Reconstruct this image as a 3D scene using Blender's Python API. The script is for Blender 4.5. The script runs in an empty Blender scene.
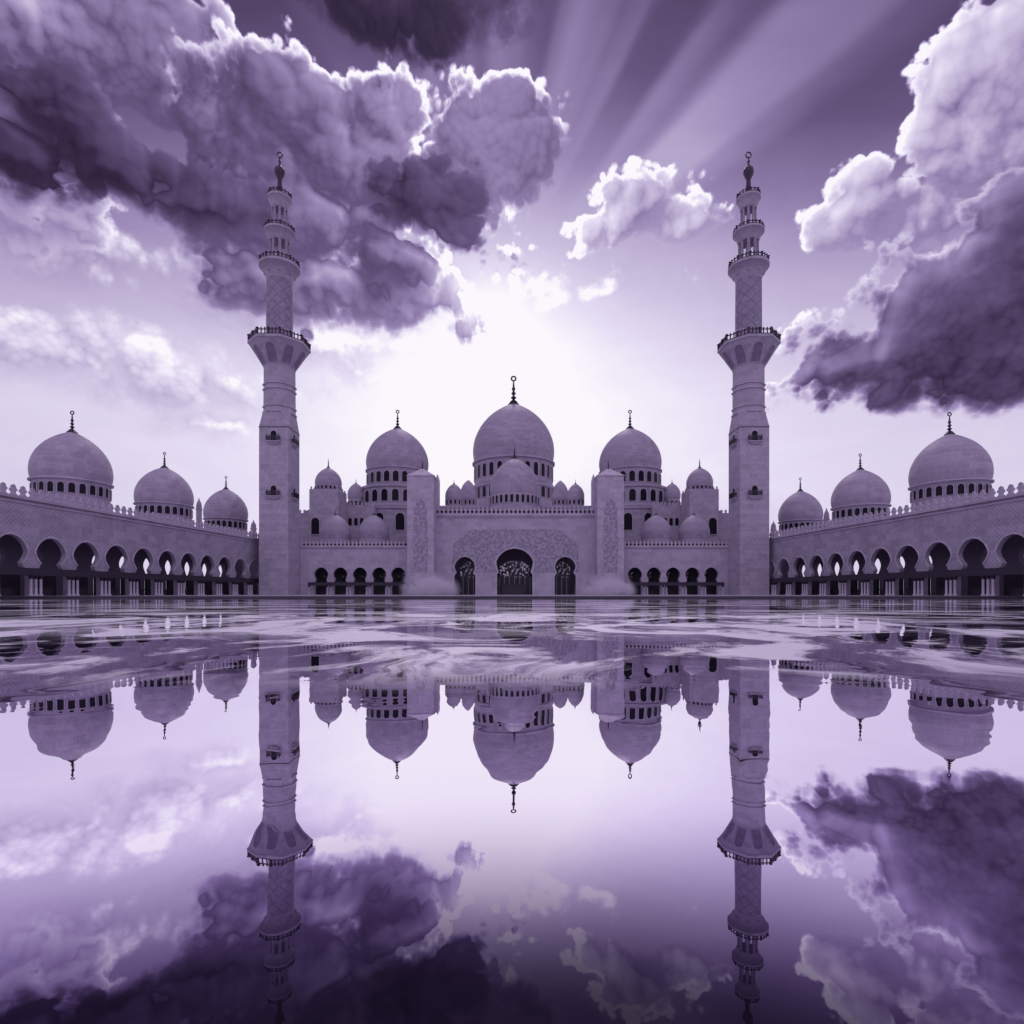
import bpy, bmesh, math, random
from mathutils import Vector, Matrix
from mathutils.geometry import tessellate_polygon
import numpy as np
random.seed(7)
PI = math.pi
R = math.radians
scene = bpy.context.scene
COL = scene.collection

# ------------------------------------------------------------------ camera
F, HX, HY, CH = 560.0, 512.0, 593.0, 0.50       # focal length in pixels, principal column / horizon row, camera height
cam = bpy.data.cameras.new('camera')
cam_o = bpy.data.objects.new('camera', cam)
COL.objects.link(cam_o)
cam.sensor_width = 36.0
cam.lens = F / 1024 * 36.0
cam.shift_y = (HY - 512) / 1024.0
cam.clip_start, cam.clip_end = 0.05, 20000
cam_o.location = (0, 0, CH)
cam_o.rotation_euler = (PI / 2, 0, 0)
scene.camera = cam_o
scene.view_settings.view_transform = 'Standard'
scene.view_settings.look = 'None'
scene.view_settings.exposure = 0.0
scene.view_settings.gamma = 1.0
scene.cycles.volume_bounces = 8
scene.cycles.max_bounces = 12


def lin(c):
    return tuple(((v / 255) / 12.92 if v / 255 <= 0.04045 else ((v / 255 + 0.055) / 1.055) ** 2.4) for v in c) + (1.0,)


class NT:
    """Small helper that writes node expressions."""
    def __init__(self, tree):
        self.t = tree

    def n(self, kind, **kw):
        nd = self.t.nodes.new(kind)
        for k, v in kw.items():
            setattr(nd, k, v)
        return nd

    def put(self, sock, v):
        if isinstance(v, bpy.types.NodeSocket):
            self.t.links.new(v, sock)
        elif v is not None:
            sock.default_value = v

    def m(self, op, a, b=None, c=None, clamp=False):
        nd = self.n('ShaderNodeMath', operation=op, use_clamp=clamp)
        for i, v in enumerate((a, b, c)):
            if v is not None:
                self.put(nd.inputs[i], v)
        return nd.outputs[0]

    def v(self, op, a, b=None, scale=None):
        nd = self.n('ShaderNodeVectorMath', operation=op)
        self.put(nd.inputs[0], a)
        if b is not None:
            self.put(nd.inputs[1], b)
        if scale is not None:
            self.put(nd.inputs['Scale'], scale)
        return nd.outputs['Value'] if op in ('LENGTH', 'DOT_PRODUCT', 'DISTANCE') else nd.outputs[0]

    def xyz(self, x=0.0, y=0.0, z=0.0):
        nd = self.n('ShaderNodeCombineXYZ')
        for i, s in enumerate((x, y, z)):
            self.put(nd.inputs[i], s)
        return nd.outputs[0]

    def sep(self, vec):
        nd = self.n('ShaderNodeSeparateXYZ')
        self.put(nd.inputs[0], vec)
        return nd.outputs

    def noise(self, vec, scale, detail=4.0, rough=0.55, dist=0.0, dim='3D', out=0):
        nd = self.n('ShaderNodeTexNoise', noise_dimensions=dim)
        if dim == '1D':
            self.put(nd.inputs['W'], vec)
        else:
            self.put(nd.inputs['Vector'], vec)
        nd.inputs['Scale'].default_value = scale
        nd.inputs['Detail'].default_value = detail
        nd.inputs['Roughness'].default_value = rough
        nd.inputs['Distortion'].default_value = dist
        return nd.outputs[out]

    def voro(self, vec, scale, detail=2.0, rough=0.5, dim='2D', feature='F1', smooth=0.4):
        nd = self.n('ShaderNodeTexVoronoi', voronoi_dimensions=dim, feature=feature, normalize=False)
        self.put(nd.inputs['Vector'], vec)
        nd.inputs['Scale'].default_value = scale
        nd.inputs['Detail'].default_value = detail
        nd.inputs['Roughness'].default_value = rough
        if feature == 'SMOOTH_F1':
            nd.inputs['Smoothness'].default_value = smooth
        return nd.outputs['Distance']

    def mr(self, x, a, b, c=0.0, d=1.0, kind='SMOOTHSTEP'):
        nd = self.n('ShaderNodeMapRange', interpolation_type=kind)
        self.put(nd.inputs[0], x)
        for i, s in enumerate((a, b, c, d)):
            self.put(nd.inputs[i + 1], s)
        return nd.outputs[0]

    def mix(self, f, a, b):
        nd = self.n('ShaderNodeMix', data_type='FLOAT')
        self.put(nd.inputs[0], f); self.put(nd.inputs[2], a); self.put(nd.inputs[3], b)
        return nd.outputs[0]

    def mixc(self, f, a, b, blend='MIX'):
        nd = self.n('ShaderNodeMix', data_type='RGBA', blend_type=blend)
        self.put(nd.inputs[0], f); self.put(nd.inputs[6], a); self.put(nd.inputs[7], b)
        return nd.outputs[2]

    def ramp(self, x, stops):
        nd = self.n('ShaderNodeValToRGB')
        el = nd.color_ramp.elements
        el[0].position, el[0].color = stops[0]
        el[1].position, el[1].color = stops[-1]
        for p, c in stops[1:-1]:
            e = el.new(p); e.color = c
        self.put(nd.inputs[0], x)
        return nd.outputs[0]


# ------------------------------------------------------------------ sky (direction-based, stereographic about +Y)
SUN_PX = (492, 314)


def q_of(px, py):
    u, v = (px - 512) / 600.0 * (600 / F), (HY - py) / F
    y = 1 / math.sqrt(1 + u * u + v * v)
    k = y / (1 + y) * 2 * F
    return u * k, v * k


def q_blob(px, py, rx, ry):
    c = q_of(px, py)
    a, b = q_of(px - rx, py), q_of(px + rx, py)
    d, e = q_of(px, py - ry), q_of(px, py + ry)
    return c, abs(b[0] - a[0]) / 2, abs(d[1] - e[1]) / 2


# Cloud layers, back to front. Each: blobs (centre px, radii, shade), edge softness, noise strength, rim light, form light
LAYERS = [
    # thin pale banks low in the west, dark veil overhead
    dict(soft=0.50, crisp=1.0, amp=0.75, rim=0.16, form=0.85, fine=1.3, wisp=0.34, blobs=[
        (60, 350, 170, 46, 0.74), (160, 385, 150, 40, 0.78), (215, 425, 90, 24, 0.82), (90, 250, 210, 44, 0.74), (240, 300, 90, 40, 0.74), (20, 215, 90, 50, 0.72),
        (400, 8, 150, 58, 0.17), (330, 345, 80, 36, 0.84), (600, 290, 56, 18, 0.90)]),
    # behind: top left bank, upper right towers, small puff
    dict(soft=0.20, amp=0.95, rim=0.38, form=0.80, fine=0.62, wisp=0.22, blobs=[
        (135, 55, 125, 88, 0.42), (226, 30, 30, 36, 0.46), (15, 70, 60, 55, 0.36), (50, 215, 110, 34, 0.62), (48, 16, 34, 24, 0.95),
        (1005, 50, 88, 115, 0.68), (975, 140, 72, 72, 0.64), (875, 212, 60, 44, 0.66), (940, 235, 80, 60, 0.56), (1020, 150, 70, 60, 0.62),
        (632, 214, 62, 34, 0.60), (682, 224, 28, 18, 0.74)]),
    # the main masses
    dict(soft=0.14, amp=0.95, rim=0.56, form=0.85, fine=0.52, wisp=0.17, lift=0.0, blobs=[
        (285, 100, 84, 74, 0.38), (248, 150, 76, 80, 0.36), (345, 165, 92, 75, 0.43), (385, 112, 40, 50, 0.52), (290, 225, 160, 70, 0.38),
        (408, 284, 98, 56, 0.46), (310, 285, 110, 50, 0.46), (180, 205, 110, 42, 0.40), (500, 142, 72, 80, 0.46), (460, 175, 50, 50, 0.43), (495, 225, 30, 36, 0.44),
        (990, 305, 160, 108, 0.27), (1010, 225, 95, 56, 0.33), (880, 352, 108, 40, 0.32), (915, 305, 70, 48, 0.33), (950, 255, 66, 48, 0.36), (960, 375, 150, 34, 0.28)]),
    # nearest, darkest puffs
    dict(soft=0.18, amp=0.85, rim=0.08, form=0.60, fine=0.50, wisp=0.14, lift=-0.035, blobs=[
        (55, 112, 76, 44, 0.22), (108, 166, 78, 46, 0.20), (20, 155, 70, 50, 0.22), (190, 205, 80, 32, 0.28), (30, 100, 60, 36, 0.24),
        (428, 208, 56, 50, 0.20), (462, 244, 50, 38, 0.24), (400, 262, 76, 40, 0.32), (395, 15, 80, 42, 0.19)]),
]


def cloud_noise(full):
    """Cumulus lobes as rounded bumps of three or four sizes, and a turbulence field. Outputs: bent direction, big lobes, all lobes, wisps."""
    g = bpy.data.node_groups.new('cloud_noise', 'ShaderNodeTree')
    g.interface.new_socket('Q', in_out='INPUT', socket_type='NodeSocketVector')
    g.interface.new_socket('Warped', in_out='OUTPUT', socket_type='NodeSocketVector')
    for nm in ('Coarse', 'Fine', 'Wisps'):
        g.interface.new_socket(nm, in_out='OUTPUT', socket_type='NodeSocketFloat')
    T = NT(g)
    gi, go = T.n('NodeGroupInput'), T.n('NodeGroupOutput')
    Q = gi.outputs[0]
    w1 = T.v('SUBTRACT', T.noise(Q, 1 / 100.0, 2, 0.5, dim='2D', out=1), (0.5, 0.5, 0.5))
    Qw = T.v('ADD', Q, T.v('MULTIPLY', w1, (28, 25, 0)))

    def bump(size, amp, shift):
        d = T.voro(T.v('ADD', Qw, (shift, shift * 0.7, 0)), 1.0 / size, 0.0)
        return T.m('MULTIPLY_ADD', T.m('MULTIPLY', d, d), -amp * 1.6, amp * 0.42)

    coarse = T.m('ADD', bump(74.0, 0.46, 0.0), bump(33.0, 0.22, 211.0))
    g.links.new(Qw, go.inputs[0])
    if full:
        mid = bump(15.0, 0.15, 97.0)
        fine = T.m('ADD', T.m('ADD', coarse, mid), bump(6.5, 0.085, 333.0))
        fb = T.noise(Q, 1 / 44.0, 9, 0.64, dim='2D')
        g.links.new(T.m('ADD', coarse, T.m('MULTIPLY', mid, 0.5)), go.inputs[1])
        g.links.new(fine, go.inputs[2])
        g.links.new(T.m('SUBTRACT', fb, 0.5), go.inputs[3])
    else:
        mid = bump(15.0, 0.15, 97.0)
        g.links.new(T.m('ADD', coarse, T.m('MULTIPLY', mid, 0.5)), go.inputs[1])
    return g


world = bpy.data.worlds.new('World')
scene.world = world
world.use_nodes = True
wt = world.node_tree
wt.nodes.clear()
W = NT(wt)
SUN_AZ, SUN_EL = -0.5, 52.0        # degrees: azimuth from +Y (negative = left), elevation
sky = W.n('ShaderNodeTexSky', sky_type='NISHITA')
sky.sun_disc = False
sky.sun_elevation = R(SUN_EL)
sky.sun_rotation = R(SUN_AZ)
D = W.n('ShaderNodeTexCoord').outputs['Generated']
dx, dy, dz = W.sep(D)
den = W.m('MAXIMUM', W.m('ADD', dy, 1.0), 0.08)
Q = W.v('SCALE', W.xyz(W.m('DIVIDE', dx, den), W.m('DIVIDE', dz, den), 0.0), scale=2 * F)
sq = q_of(*SUN_PX)
toS = W.v('SUBTRACT', (sq[0], sq[1], 0), Q)
rS = W.v('LENGTH', toS)
sdir = W.v('NORMALIZE', toS)
cn = {True: cloud_noise(True), False: cloud_noise(False)}


def noise_at(vec, full):
    nd = W.n('ShaderNodeGroup')
    nd.node_tree = cn[full]
    W.put(nd.inputs[0], vec)
    return nd.outputs


glow = W.m('POWER', 2.718, W.m('MULTIPLY', -1.0, W.m('POWER', W.m('DIVIDE', rS, 122.0), 2.0)))
glow2 = W.m('POWER', 2.718, W.m('MULTIPLY', -1.0, W.m('POWER', W.m('DIVIDE', rS, 300.0), 2.0)))
qx, qy, _ = W.sep(Q)
# clear sky: paler to the horizon and round the veiled sun
clear = W.mr(qy, 130.0, 510.0, 0.835, 0.20)
clear = W.m('ADD', clear, W.m('MULTIPLY', W.m('POWER', 2.718, W.m('DIVIDE', rS, -135.0)), 0.30))
clear = W.m('ADD', clear, W.m('MULTIPLY', W.m('POWER', 2.718, W.m('MULTIPLY', -1.0, W.m('POWER', W.m('DIVIDE', rS, 290.0), 2.0))), 0.11))
# light shafts fanning upwards
sx, sy, _ = W.sep(toS)
ang = W.m('ARCTAN2', W.m('MULTIPLY', sx, -1.0), W.m('MULTIPLY', sy, -1.0))
ray = W.noise(W.m('ADD', ang, 3.3), 3.2, 2.5, 0.5, dim='1D')
rayw = W.m('MULTIPLY', W.mr(rS, 90, 230), W.mr(W.m('ABSOLUTE', W.m('SUBTRACT', ang, 0.35)), 1.25, 0.35))
ray = W.m('MULTIPLY', W.mr(ray, 0.30, 0.72), W.m('MULTIPLY', rayw, 0.25))
clear = W.m('ADD', clear, ray)
veil = W.noise(W.v('MULTIPLY', Q, (0.6, 1.5, 1)), 1 / 90.0, 7, 0.6, 0.3, dim='2D')
clear = W.m('ADD', clear, W.m('MULTIPLY', W.m('SUBTRACT', veil, 0.5), 0.09))
# cloud layers: each is lit where it thins towards the sun (and a little from above)
off = W.v('ADD', W.v('SCALE', sdir, scale=7.0), (0, 9.0, 0))
n0, n1 = noise_at(Q, True), noise_at(W.v('ADD', Q, off), False)
P = clear


def macro(vec, blobs, shaded):
    acc, sw, ss = None, None, None
    for b in blobs:
        c, rx, ry = q_blob(*b[:4])
        d = W.v('MULTIPLY', W.v('SUBTRACT', vec, (c[0], c[1], 0)), (1 / rx, 1 / ry, 0))
        e = W.m('MULTIPLY', W.m('SUBTRACT', 1.0, W.v('LENGTH', d)), min(rx, ry) / 55.0)
        acc = e if acc is None else W.m('SMOOTH_MAX', acc, e, 0.12)
        if shaded:
            w = W.m('POWER', 2.718, W.m('MULTIPLY', e, 4.0))
            sw = w if sw is None else W.m('ADD', sw, w)
            ss = W.m('MULTIPLY', w, b[4]) if ss is None else W.m('MULTIPLY_ADD', w, b[4], ss)
    return acc, (W.m('DIVIDE', ss, sw) if sw is not None else None)


for L in LAYERS:
    m0, shade = macro(n0[0], L['blobs'], True)
    m1, _u = macro(n1[0], L['blobs'], False)
    dens = W.m('MULTIPLY_ADD', n0[3], L['amp'] * L['fine'], W.m('MULTIPLY_ADD', n0[2], L['amp'], m0))
    l0 = W.m('MULTIPLY_ADD', n0[1], L['amp'], m0)
    l1 = W.m('MULTIPLY_ADD', n1[1], L['amp'], m1)
    lit = W.m('SUBTRACT', l0, l1)
    lit = W.m('MINIMUM', W.m('MAXIMUM', lit, -0.075), 0.42)
    alpha = W.mr(dens, -0.03, W.mr(lit, -0.12, 0.04, L['soft'] + 0.45, L['soft'] * L.get('crisp', 0.5)))
    near = W.m('SUBTRACT', 1.0, W.mr(dens, 0.10, 1.0))                       # 1 at the thin margins, 0 in the thick core
    form = W.m('MULTIPLY', W.m('MULTIPLY_ADD', glow2, 0.55, L['form']), W.m('MULTIPLY_ADD', near, 0.70, 0.34))
    body = W.m('MULTIPLY_ADD', lit, form, shade)
    edge = W.m('SUBTRACT', 1.0, W.mr(dens, 0.02, 0.26))
    lim = W.m('MULTIPLY', edge, W.m('MULTIPLY_ADD', glow2, 1.25, 0.36))
    lim = W.m('MULTIPLY', lim, W.mr(lit, -0.12, 0.06, 0.35, 1.0))
    body = W.m('MULTIPLY_ADD', lim, L['rim'], body)
    body = W.m('MULTIPLY_ADD', n0[3], L['wisp'], body)
    body = W.m('MULTIPLY_ADD', W.m('SUBTRACT', n0[2], n0[1]), L['wisp'] * 2.6, body)
    body = W.m('MULTIPLY_ADD', glow, 0.20, body)
    body = W.m('MAXIMUM', W.m('ADD', body, L.get('lift', 0.0)), 0.10)
    P = W.mix(alpha, P, body)
back = W.mr(dy, -0.05, 0.35)
P = W.mix(back, 0.80, P)
ramp = W.ramp(P, [(0.0, (0, 0, 0, 1)), (0.2, lin((56, 42, 72))), (0.4, lin((103, 86, 128))), (0.6, lin((156, 138, 184))),
                  (0.8, lin((207, 195, 226))), (0.92, lin((233, 225, 247))), (1.0, lin((253, 249, 255)))])
bw = W.n('ShaderNodeRGBToBW')
wt.links.new(sky.outputs[0], bw.inputs[0])
nis = W.mixc(1.0, (0.80, 0.72, 1.0, 1), bw.outputs[0], 'MULTIPLY')
tot = W.n('ShaderNodeVectorMath', operation='MULTIPLY_ADD')
wt.links.new(ramp, tot.inputs[0])
tot.inputs[1].default_value = (9.3, 9.3, 9.3)
nisv = W.v('SCALE', nis, scale=0.010)
wt.links.new(nisv, tot.inputs[2])
bg = W.n('ShaderNodeBackground')
bg.inputs['Strength'].default_value = 0.105
wt.links.new(tot.outputs[0], bg.inputs['Color'])
wo = W.n('ShaderNodeOutputWorld')
wt.links.new(bg.outputs[0], wo.inputs['Surface'])
world.cycles.sampling_method = 'MANUAL'
world.cycles.sample_map_resolution = 512

# ------------------------------------------------------------------ sun: veiled by cloud, behind the mosque
sun = bpy.data.lights.new('sun', 'SUN')
sun.energy = 0.55
sun.angle = R(10)
sun.color = (1.0, 0.90, 0.98)
sun_o = bpy.data.objects.new('sun', sun)
COL.objects.link(sun_o)
sd = Vector((math.sin(R(SUN_AZ)) * math.cos(R(SUN_EL)), math.cos(R(SUN_AZ)) * math.cos(R(SUN_EL)), math.sin(R(SUN_EL))))
sun_o.rotation_euler = sd.to_track_quat('Z', 'Y').to_euler()
sun_o.location = (0, 0, 150)

# ------------------------------------------------------------------ materials
def new_mat(name):
    m = bpy.data.materials.new(name)
    m.use_nodes = True
    m.node_tree.nodes.clear()
    T = NT(m.node_tree)
    out = T.n('ShaderNodeOutputMaterial')
    p = T.n('ShaderNodeBsdfPrincipled')
    m.node_tree.links.new(p.outputs[0], out.inputs['Surface'])
    return m, T, p, out


def marble(name, col, var=0.14, course=0.0, diag=0.0, grain=0.34, rough=0.55, cyl=0, block=0.22):
    m, T, p, out = new_mat(name)
    co = T.n('ShaderNodeTexCoord').outputs['Object']
    big = T.noise(co, 0.22, 5, 0.6)
    fine = T.noise(co, 2.3, 4, 0.75)
    streak = T.noise(T.v('MULTIPLY', co, (1.6, 1.6, 0.16)), 0.8, 4, 0.6)
    f = T.m('ADD', 1.0, T.m('MULTIPLY', T.m('SUBTRACT', big, 0.5), var * 2))
    f = T.m('ADD', f, T.m('MULTIPLY', T.m('SUBTRACT', fine, 0.5), grain * 2))
    f = T.m('ADD', f, T.m('MULTIPLY', T.m('SUBTRACT', streak, 0.5), var * 1.4))
    hgt = fine
    bx, by, bz = T.sep(co)
    row = T.m('FLOOR', T.m('DIVIDE', bz, 0.9))
    colm = T.m('FLOOR', T.m('ADD', T.m('DIVIDE', T.m('ADD', bx, T.m('MULTIPLY', by, 0.83)), 1.7), T.m('MULTIPLY', row, 0.5)))
    wn = T.n('ShaderNodeTexWhiteNoise', noise_dimensions='2D')
    T.put(wn.inputs['Vector'], T.xyz(colm, row, 0.0))
    f = T.m('ADD', f, T.m('MULTIPLY', T.m('SUBTRACT', wn.outputs['Value'], 0.5), block))
    if course:
        z = T.sep(co)[2]
        w = T.m('FRACT', T.m('DIVIDE', z, course))
        j = T.mr(T.m('ABSOLUTE', T.m('SUBTRACT', w, 0.5)), 0.40, 0.48)
        f = T.m('SUBTRACT', f, T.m('MULTIPLY', j, 0.10))
        cell = T.noise(T.xyz(0.0, 0.0, T.m('FLOOR', T.m('DIVIDE', z, course))), 13.7, 0, 0.5)
        f = T.m('ADD', f, T.m('MULTIPLY', T.m('SUBTRACT', cell, 0.5), 0.20))
    if diag:
        x, y, z = T.sep(co)
        h = T.m('MULTIPLY', T.m('ARCTAN2', y, x), cyl * diag / (2 * PI)) if cyl else T.m('ADD', x, y)
        a = T.m('FRACT', T.m('DIVIDE', T.m('ADD', h, z), diag))
        b = T.m('FRACT', T.m('DIVIDE', T.m('SUBTRACT', h, z), diag))
        ja = T.mr(T.m('ABSOLUTE', T.m('SUBTRACT', a, 0.5)), 0.34, 0.46)
        jb = T.mr(T.m('ABSOLUTE', T.m('SUBTRACT', b, 0.5)), 0.34, 0.46)
        j = T.m('MAXIMUM', ja, jb)
        f = T.m('SUBTRACT', f, T.m('MULTIPLY', j, 0.22))
        hgt = T.m('SUBTRACT', fine, j)
    c = T.v('SCALE', (col[0], col[1], col[2]), scale=f)
    T.put(p.inputs['Base Color'], c)
    p.inputs['Roughness'].default_value = rough
    p.inputs['Specular IOR Level'].default_value = 0.3
    b = T.n('ShaderNodeBump')
    b.inputs['Strength'].default_value = 0.35
    b.inputs['Distance'].default_value = 0.03
    T.put(b.inputs['Height'], hgt)
    m.node_tree.links.new(b.outputs[0], p.inputs['Normal'])
    return m


MC = (0.47, 0.41, 0.525)
M_wall = marble('lavender_marble', MC, 0.14)
M_wing = marble('crosshatched_marble', (0.425, 0.37, 0.48), 0.12, diag=0.55)
M_dome = marble('dome_marble', (0.40, 0.343, 0.455), 0.10, course=0.8)
M_tower = marble('tower_marble', (0.44, 0.385, 0.495), 0.10, course=1.0)
M_lattice = marble('lattice_marble', (0.34, 0.285, 0.41), 0.1, diag=2.2, cyl=7)
M_trim = marble('trim_marble', (0.48, 0.425, 0.53), 0.08, grain=0.12)
def relief_mat():
    m, T, p, out = new_mat('carved_relief_marble')
    co = T.n('ShaderNodeTexCoord').outputs['Object']
    v = T.voro(T.v('ADD', co, T.v('SCALE', T.noise(co, 1.2, 3, 0.6, out=1), scale=0.9)), 1.9, 0.0, 0.6, dim='3D')
    n = T.noise(co, 1.5, 3, 0.75)
    k = T.m('ADD', T.mr(v, 0.25, 0.75, 0.0, 0.75), T.m('MULTIPLY', T.m('SUBTRACT', n, 0.40), 1.6), clamp=True)
    T.put(p.inputs['Base Color'], T.mixc(k, (0.25, 0.21, 0.29, 1), (0.44, 0.385, 0.50, 1)))
    p.inputs['Roughness'].default_value = 0.6
    b = T.n('ShaderNodeBump')
    b.inputs['Distance'].default_value = 0.06
    T.put(b.inputs['Height'], k)
    m.node_tree.links.new(b.outputs[0], p.inputs['Normal'])
    return m


M_relief = relief_mat()
M_niche = marble('niche_shade_marble', (0.27, 0.225, 0.325), 0.1)  # recess shade put into a darker marble tone
M_column = marble('column_marble', (0.52, 0.465, 0.58), 0.1, grain=0.1, rough=0.3)
M_floor = marble('courtyard_marble', (0.34, 0.30, 0.39), 0.12, rough=0.25)


def plain(name, col, rough=0.5, metal=0.0, var=0.3, sc=3.0):
    m, T, p, out = new_mat(name)
    co = T.n('ShaderNodeTexCoord').outputs['Object']
    f = T.m('ADD', 1.0, T.m('MULTIPLY', T.m('SUBTRACT', T.noise(co, sc, 4, 0.6), 0.5), var * 2))
    T.put(p.inputs['Base Color'], T.v('SCALE', col, scale=f))
    p.inputs['Roughness'].default_value = rough
    p.inputs['Metallic'].default_value = metal
    return m


M_dark = plain('dark_stone_and_shade', (0.035, 0.026, 0.045), 0.6)  # also stands in for shade inside the arcades
M_gold = plain('dark_gilt_metal', (0.06, 0.042, 0.07), 0.35, 0.6)
M_glass = plain('dark_window_glass', (0.014, 0.010, 0.020), 0.25, 0.0, 0.5)
M_glass.node_tree.nodes['Principled BSDF'].inputs['Specular IOR Level'].default_value = 0.12
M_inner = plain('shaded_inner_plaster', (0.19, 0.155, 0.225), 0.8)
M_kerb = plain('wet_kerb_stone', (0.03, 0.023, 0.04), 0.3)


def screen_mat():
    """Etched glass: pale flower heads and stems in roundels above, plain dark panes below."""
    m, T, p, out = new_mat('floral_lattice_glass')
    co = T.n('ShaderNodeTexCoord').outputs['Object']
    x, y, z = T.sep(co)
    v = T.voro(T.v('ADD', co, T.v('SCALE', T.noise(co, 1.4, 2, 0.5, out=1), scale=0.3)), 2.2, 0.0, 0.6, dim='3D')
    band = T.m('MULTIPLY', T.mr(z, 3.5, 4.2), T.mr(z, 7.4, 6.9))
    ring = T.mr(T.m('ABSOLUTE', T.m('SUBTRACT', T.m('ABSOLUTE', x), 1.65)), 1.65, 1.35)
    k = T.m('MULTIPLY', T.mr(v, 0.55, 0.30), T.m('MULTIPLY', band, ring))
    bars = T.mr(T.m('ABSOLUTE', T.m('SUBTRACT', T.m('FRACT', T.m('MULTIPLY', x, 0.9)), 0.5)), 0.42, 0.48)
    k = T.m('MAXIMUM', k, T.m('MULTIPLY', T.m('MULTIPLY', bars, 0.30), T.mr(z, 4.3, 4.0)))
    T.put(p.inputs['Base Color'], T.mixc(k, (0.028, 0.02, 0.038, 1), (0.95, 0.92, 0.98, 1)))
    p.inputs['Roughness'].default_value = 0.3
    p.inputs['Specular IOR Level'].default_value = 0.25
    return m


M_screen = screen_mat()


def water_mat():
    m = bpy.data.materials.new('still_wet_water')
    m.use_nodes = True
    m.node_tree.nodes.clear()
    T = NT(m.node_tree)
    out = T.n('ShaderNodeOutputMaterial')
    co = T.n('ShaderNodeTexCoord').outputs['Object']
    x, y, z = T.sep(co)
    # slow swell seen as wavering outlines, finer ripples on top
    h = T.noise(T.v('MULTIPLY', co, (1.3, 1.6, 1)), 1.1, 1.5, 0.45, 0.8)
    h2 = T.noise(T.v('MULTIPLY', co, (1.0, 2.6, 1)), 3.2, 2, 0.5)
    patch = T.noise(T.v('MULTIPLY', co, (0.35, 1.0, 1)), 0.55, 4, 0.55, 0.5)
    h2 = T.m('MULTIPLY', h2, T.mr(patch, 0.46, 0.66, 0.002, 0.06))
    hh = T.m('ADD', h, h2)
    b = T.n('ShaderNodeBump')
    b.inputs['Strength'].default_value = 1.0
    b.inputs['Distance'].default_value = 0.0017
    T.put(b.inputs['Height'], hh)
    lw = T.n('ShaderNodeLayerWeight')
    lw.inputs['Blend'].default_value = 0.5
    fac = T.mr(lw.outputs['Facing'], 0.40, 0.67, 0.05, 0.97)
    gl = T.n('ShaderNodeBsdfGlossy')
    T.put(gl.inputs['Color'], T.mixc(T.mr(lw.outputs['Facing'], 0.40, 0.74), (0.70, 0.57, 0.90, 1), (0.92, 0.87, 0.985, 1)))
    gl.inputs['Roughness'].default_value = 0.004
    m.node_tree.links.new(b.outputs[0], gl.inputs['Normal'])
    df = T.n('ShaderNodeBsdfDiffuse')
    df.inputs['Color'].default_value = (0.010, 0.007, 0.015, 1)
    mx = T.n('ShaderNodeMixShader')
    T.put(mx.inputs[0], fac)
    m.node_tree.links.new(df.outputs[0], mx.inputs[1])
    m.node_tree.links.new(gl.outputs[0], mx.inputs[2])
    # pale drifts mixed over the mirror surface a few metres out
    wp = T.v('ADD', co, T.v('SCALE', T.noise(co, 0.5, 3, 0.5, out=1), scale=1.1))
    s = T.noise(T.v('MULTIPLY', wp, (0.85, 0.62, 1)), 0.62, 12, 0.66, 1.2)
    win = T.m('MULTIPLY', T.mr(y, 2.7, 4.0), T.mr(y, 18.0, 9.0))
    pale_drift = T.m('MULTIPLY', T.mr(s, 0.47, 0.58), win)
    wide = T.m('MULTIPLY', T.mr(T.noise(T.v('MULTIPLY', wp, (0.20, 0.8, 1)), 1.1, 8, 0.65), 0.44, 0.64), T.m('MULTIPLY', T.mr(y, 5, 9), T.mr(y, 54, 22)))  # farther out, pale tone painted on the water for haze and bright streaks
    pale_drift = T.m('ADD', pale_drift, T.m('MULTIPLY', wide, 0.60), clamp=True)
    fdd = T.n('ShaderNodeBsdfDiffuse')
    fdd.inputs['Color'].default_value = (0.92, 0.88, 0.97, 1)
    fdg = T.n('ShaderNodeBsdfGlossy')
    fdg.inputs['Color'].default_value = (0.95, 0.93, 0.98, 1)
    fdg.inputs['Roughness'].default_value = 0.42
    fdm = T.n('ShaderNodeMixShader')
    fdm.inputs[0].default_value = 0.45
    m.node_tree.links.new(fdd.outputs[0], fdm.inputs[1])
    m.node_tree.links.new(fdg.outputs[0], fdm.inputs[2])
    m2 = T.n('ShaderNodeMixShader')
    T.put(m2.inputs[0], T.m('MULTIPLY', pale_drift, 0.90))
    m.node_tree.links.new(mx.outputs[0], m2.inputs[1])
    m.node_tree.links.new(fdm.outputs[0], m2.inputs[2])
    m.node_tree.links.new(m2.outputs[0], out.inputs['Surface'])
    return m


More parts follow.
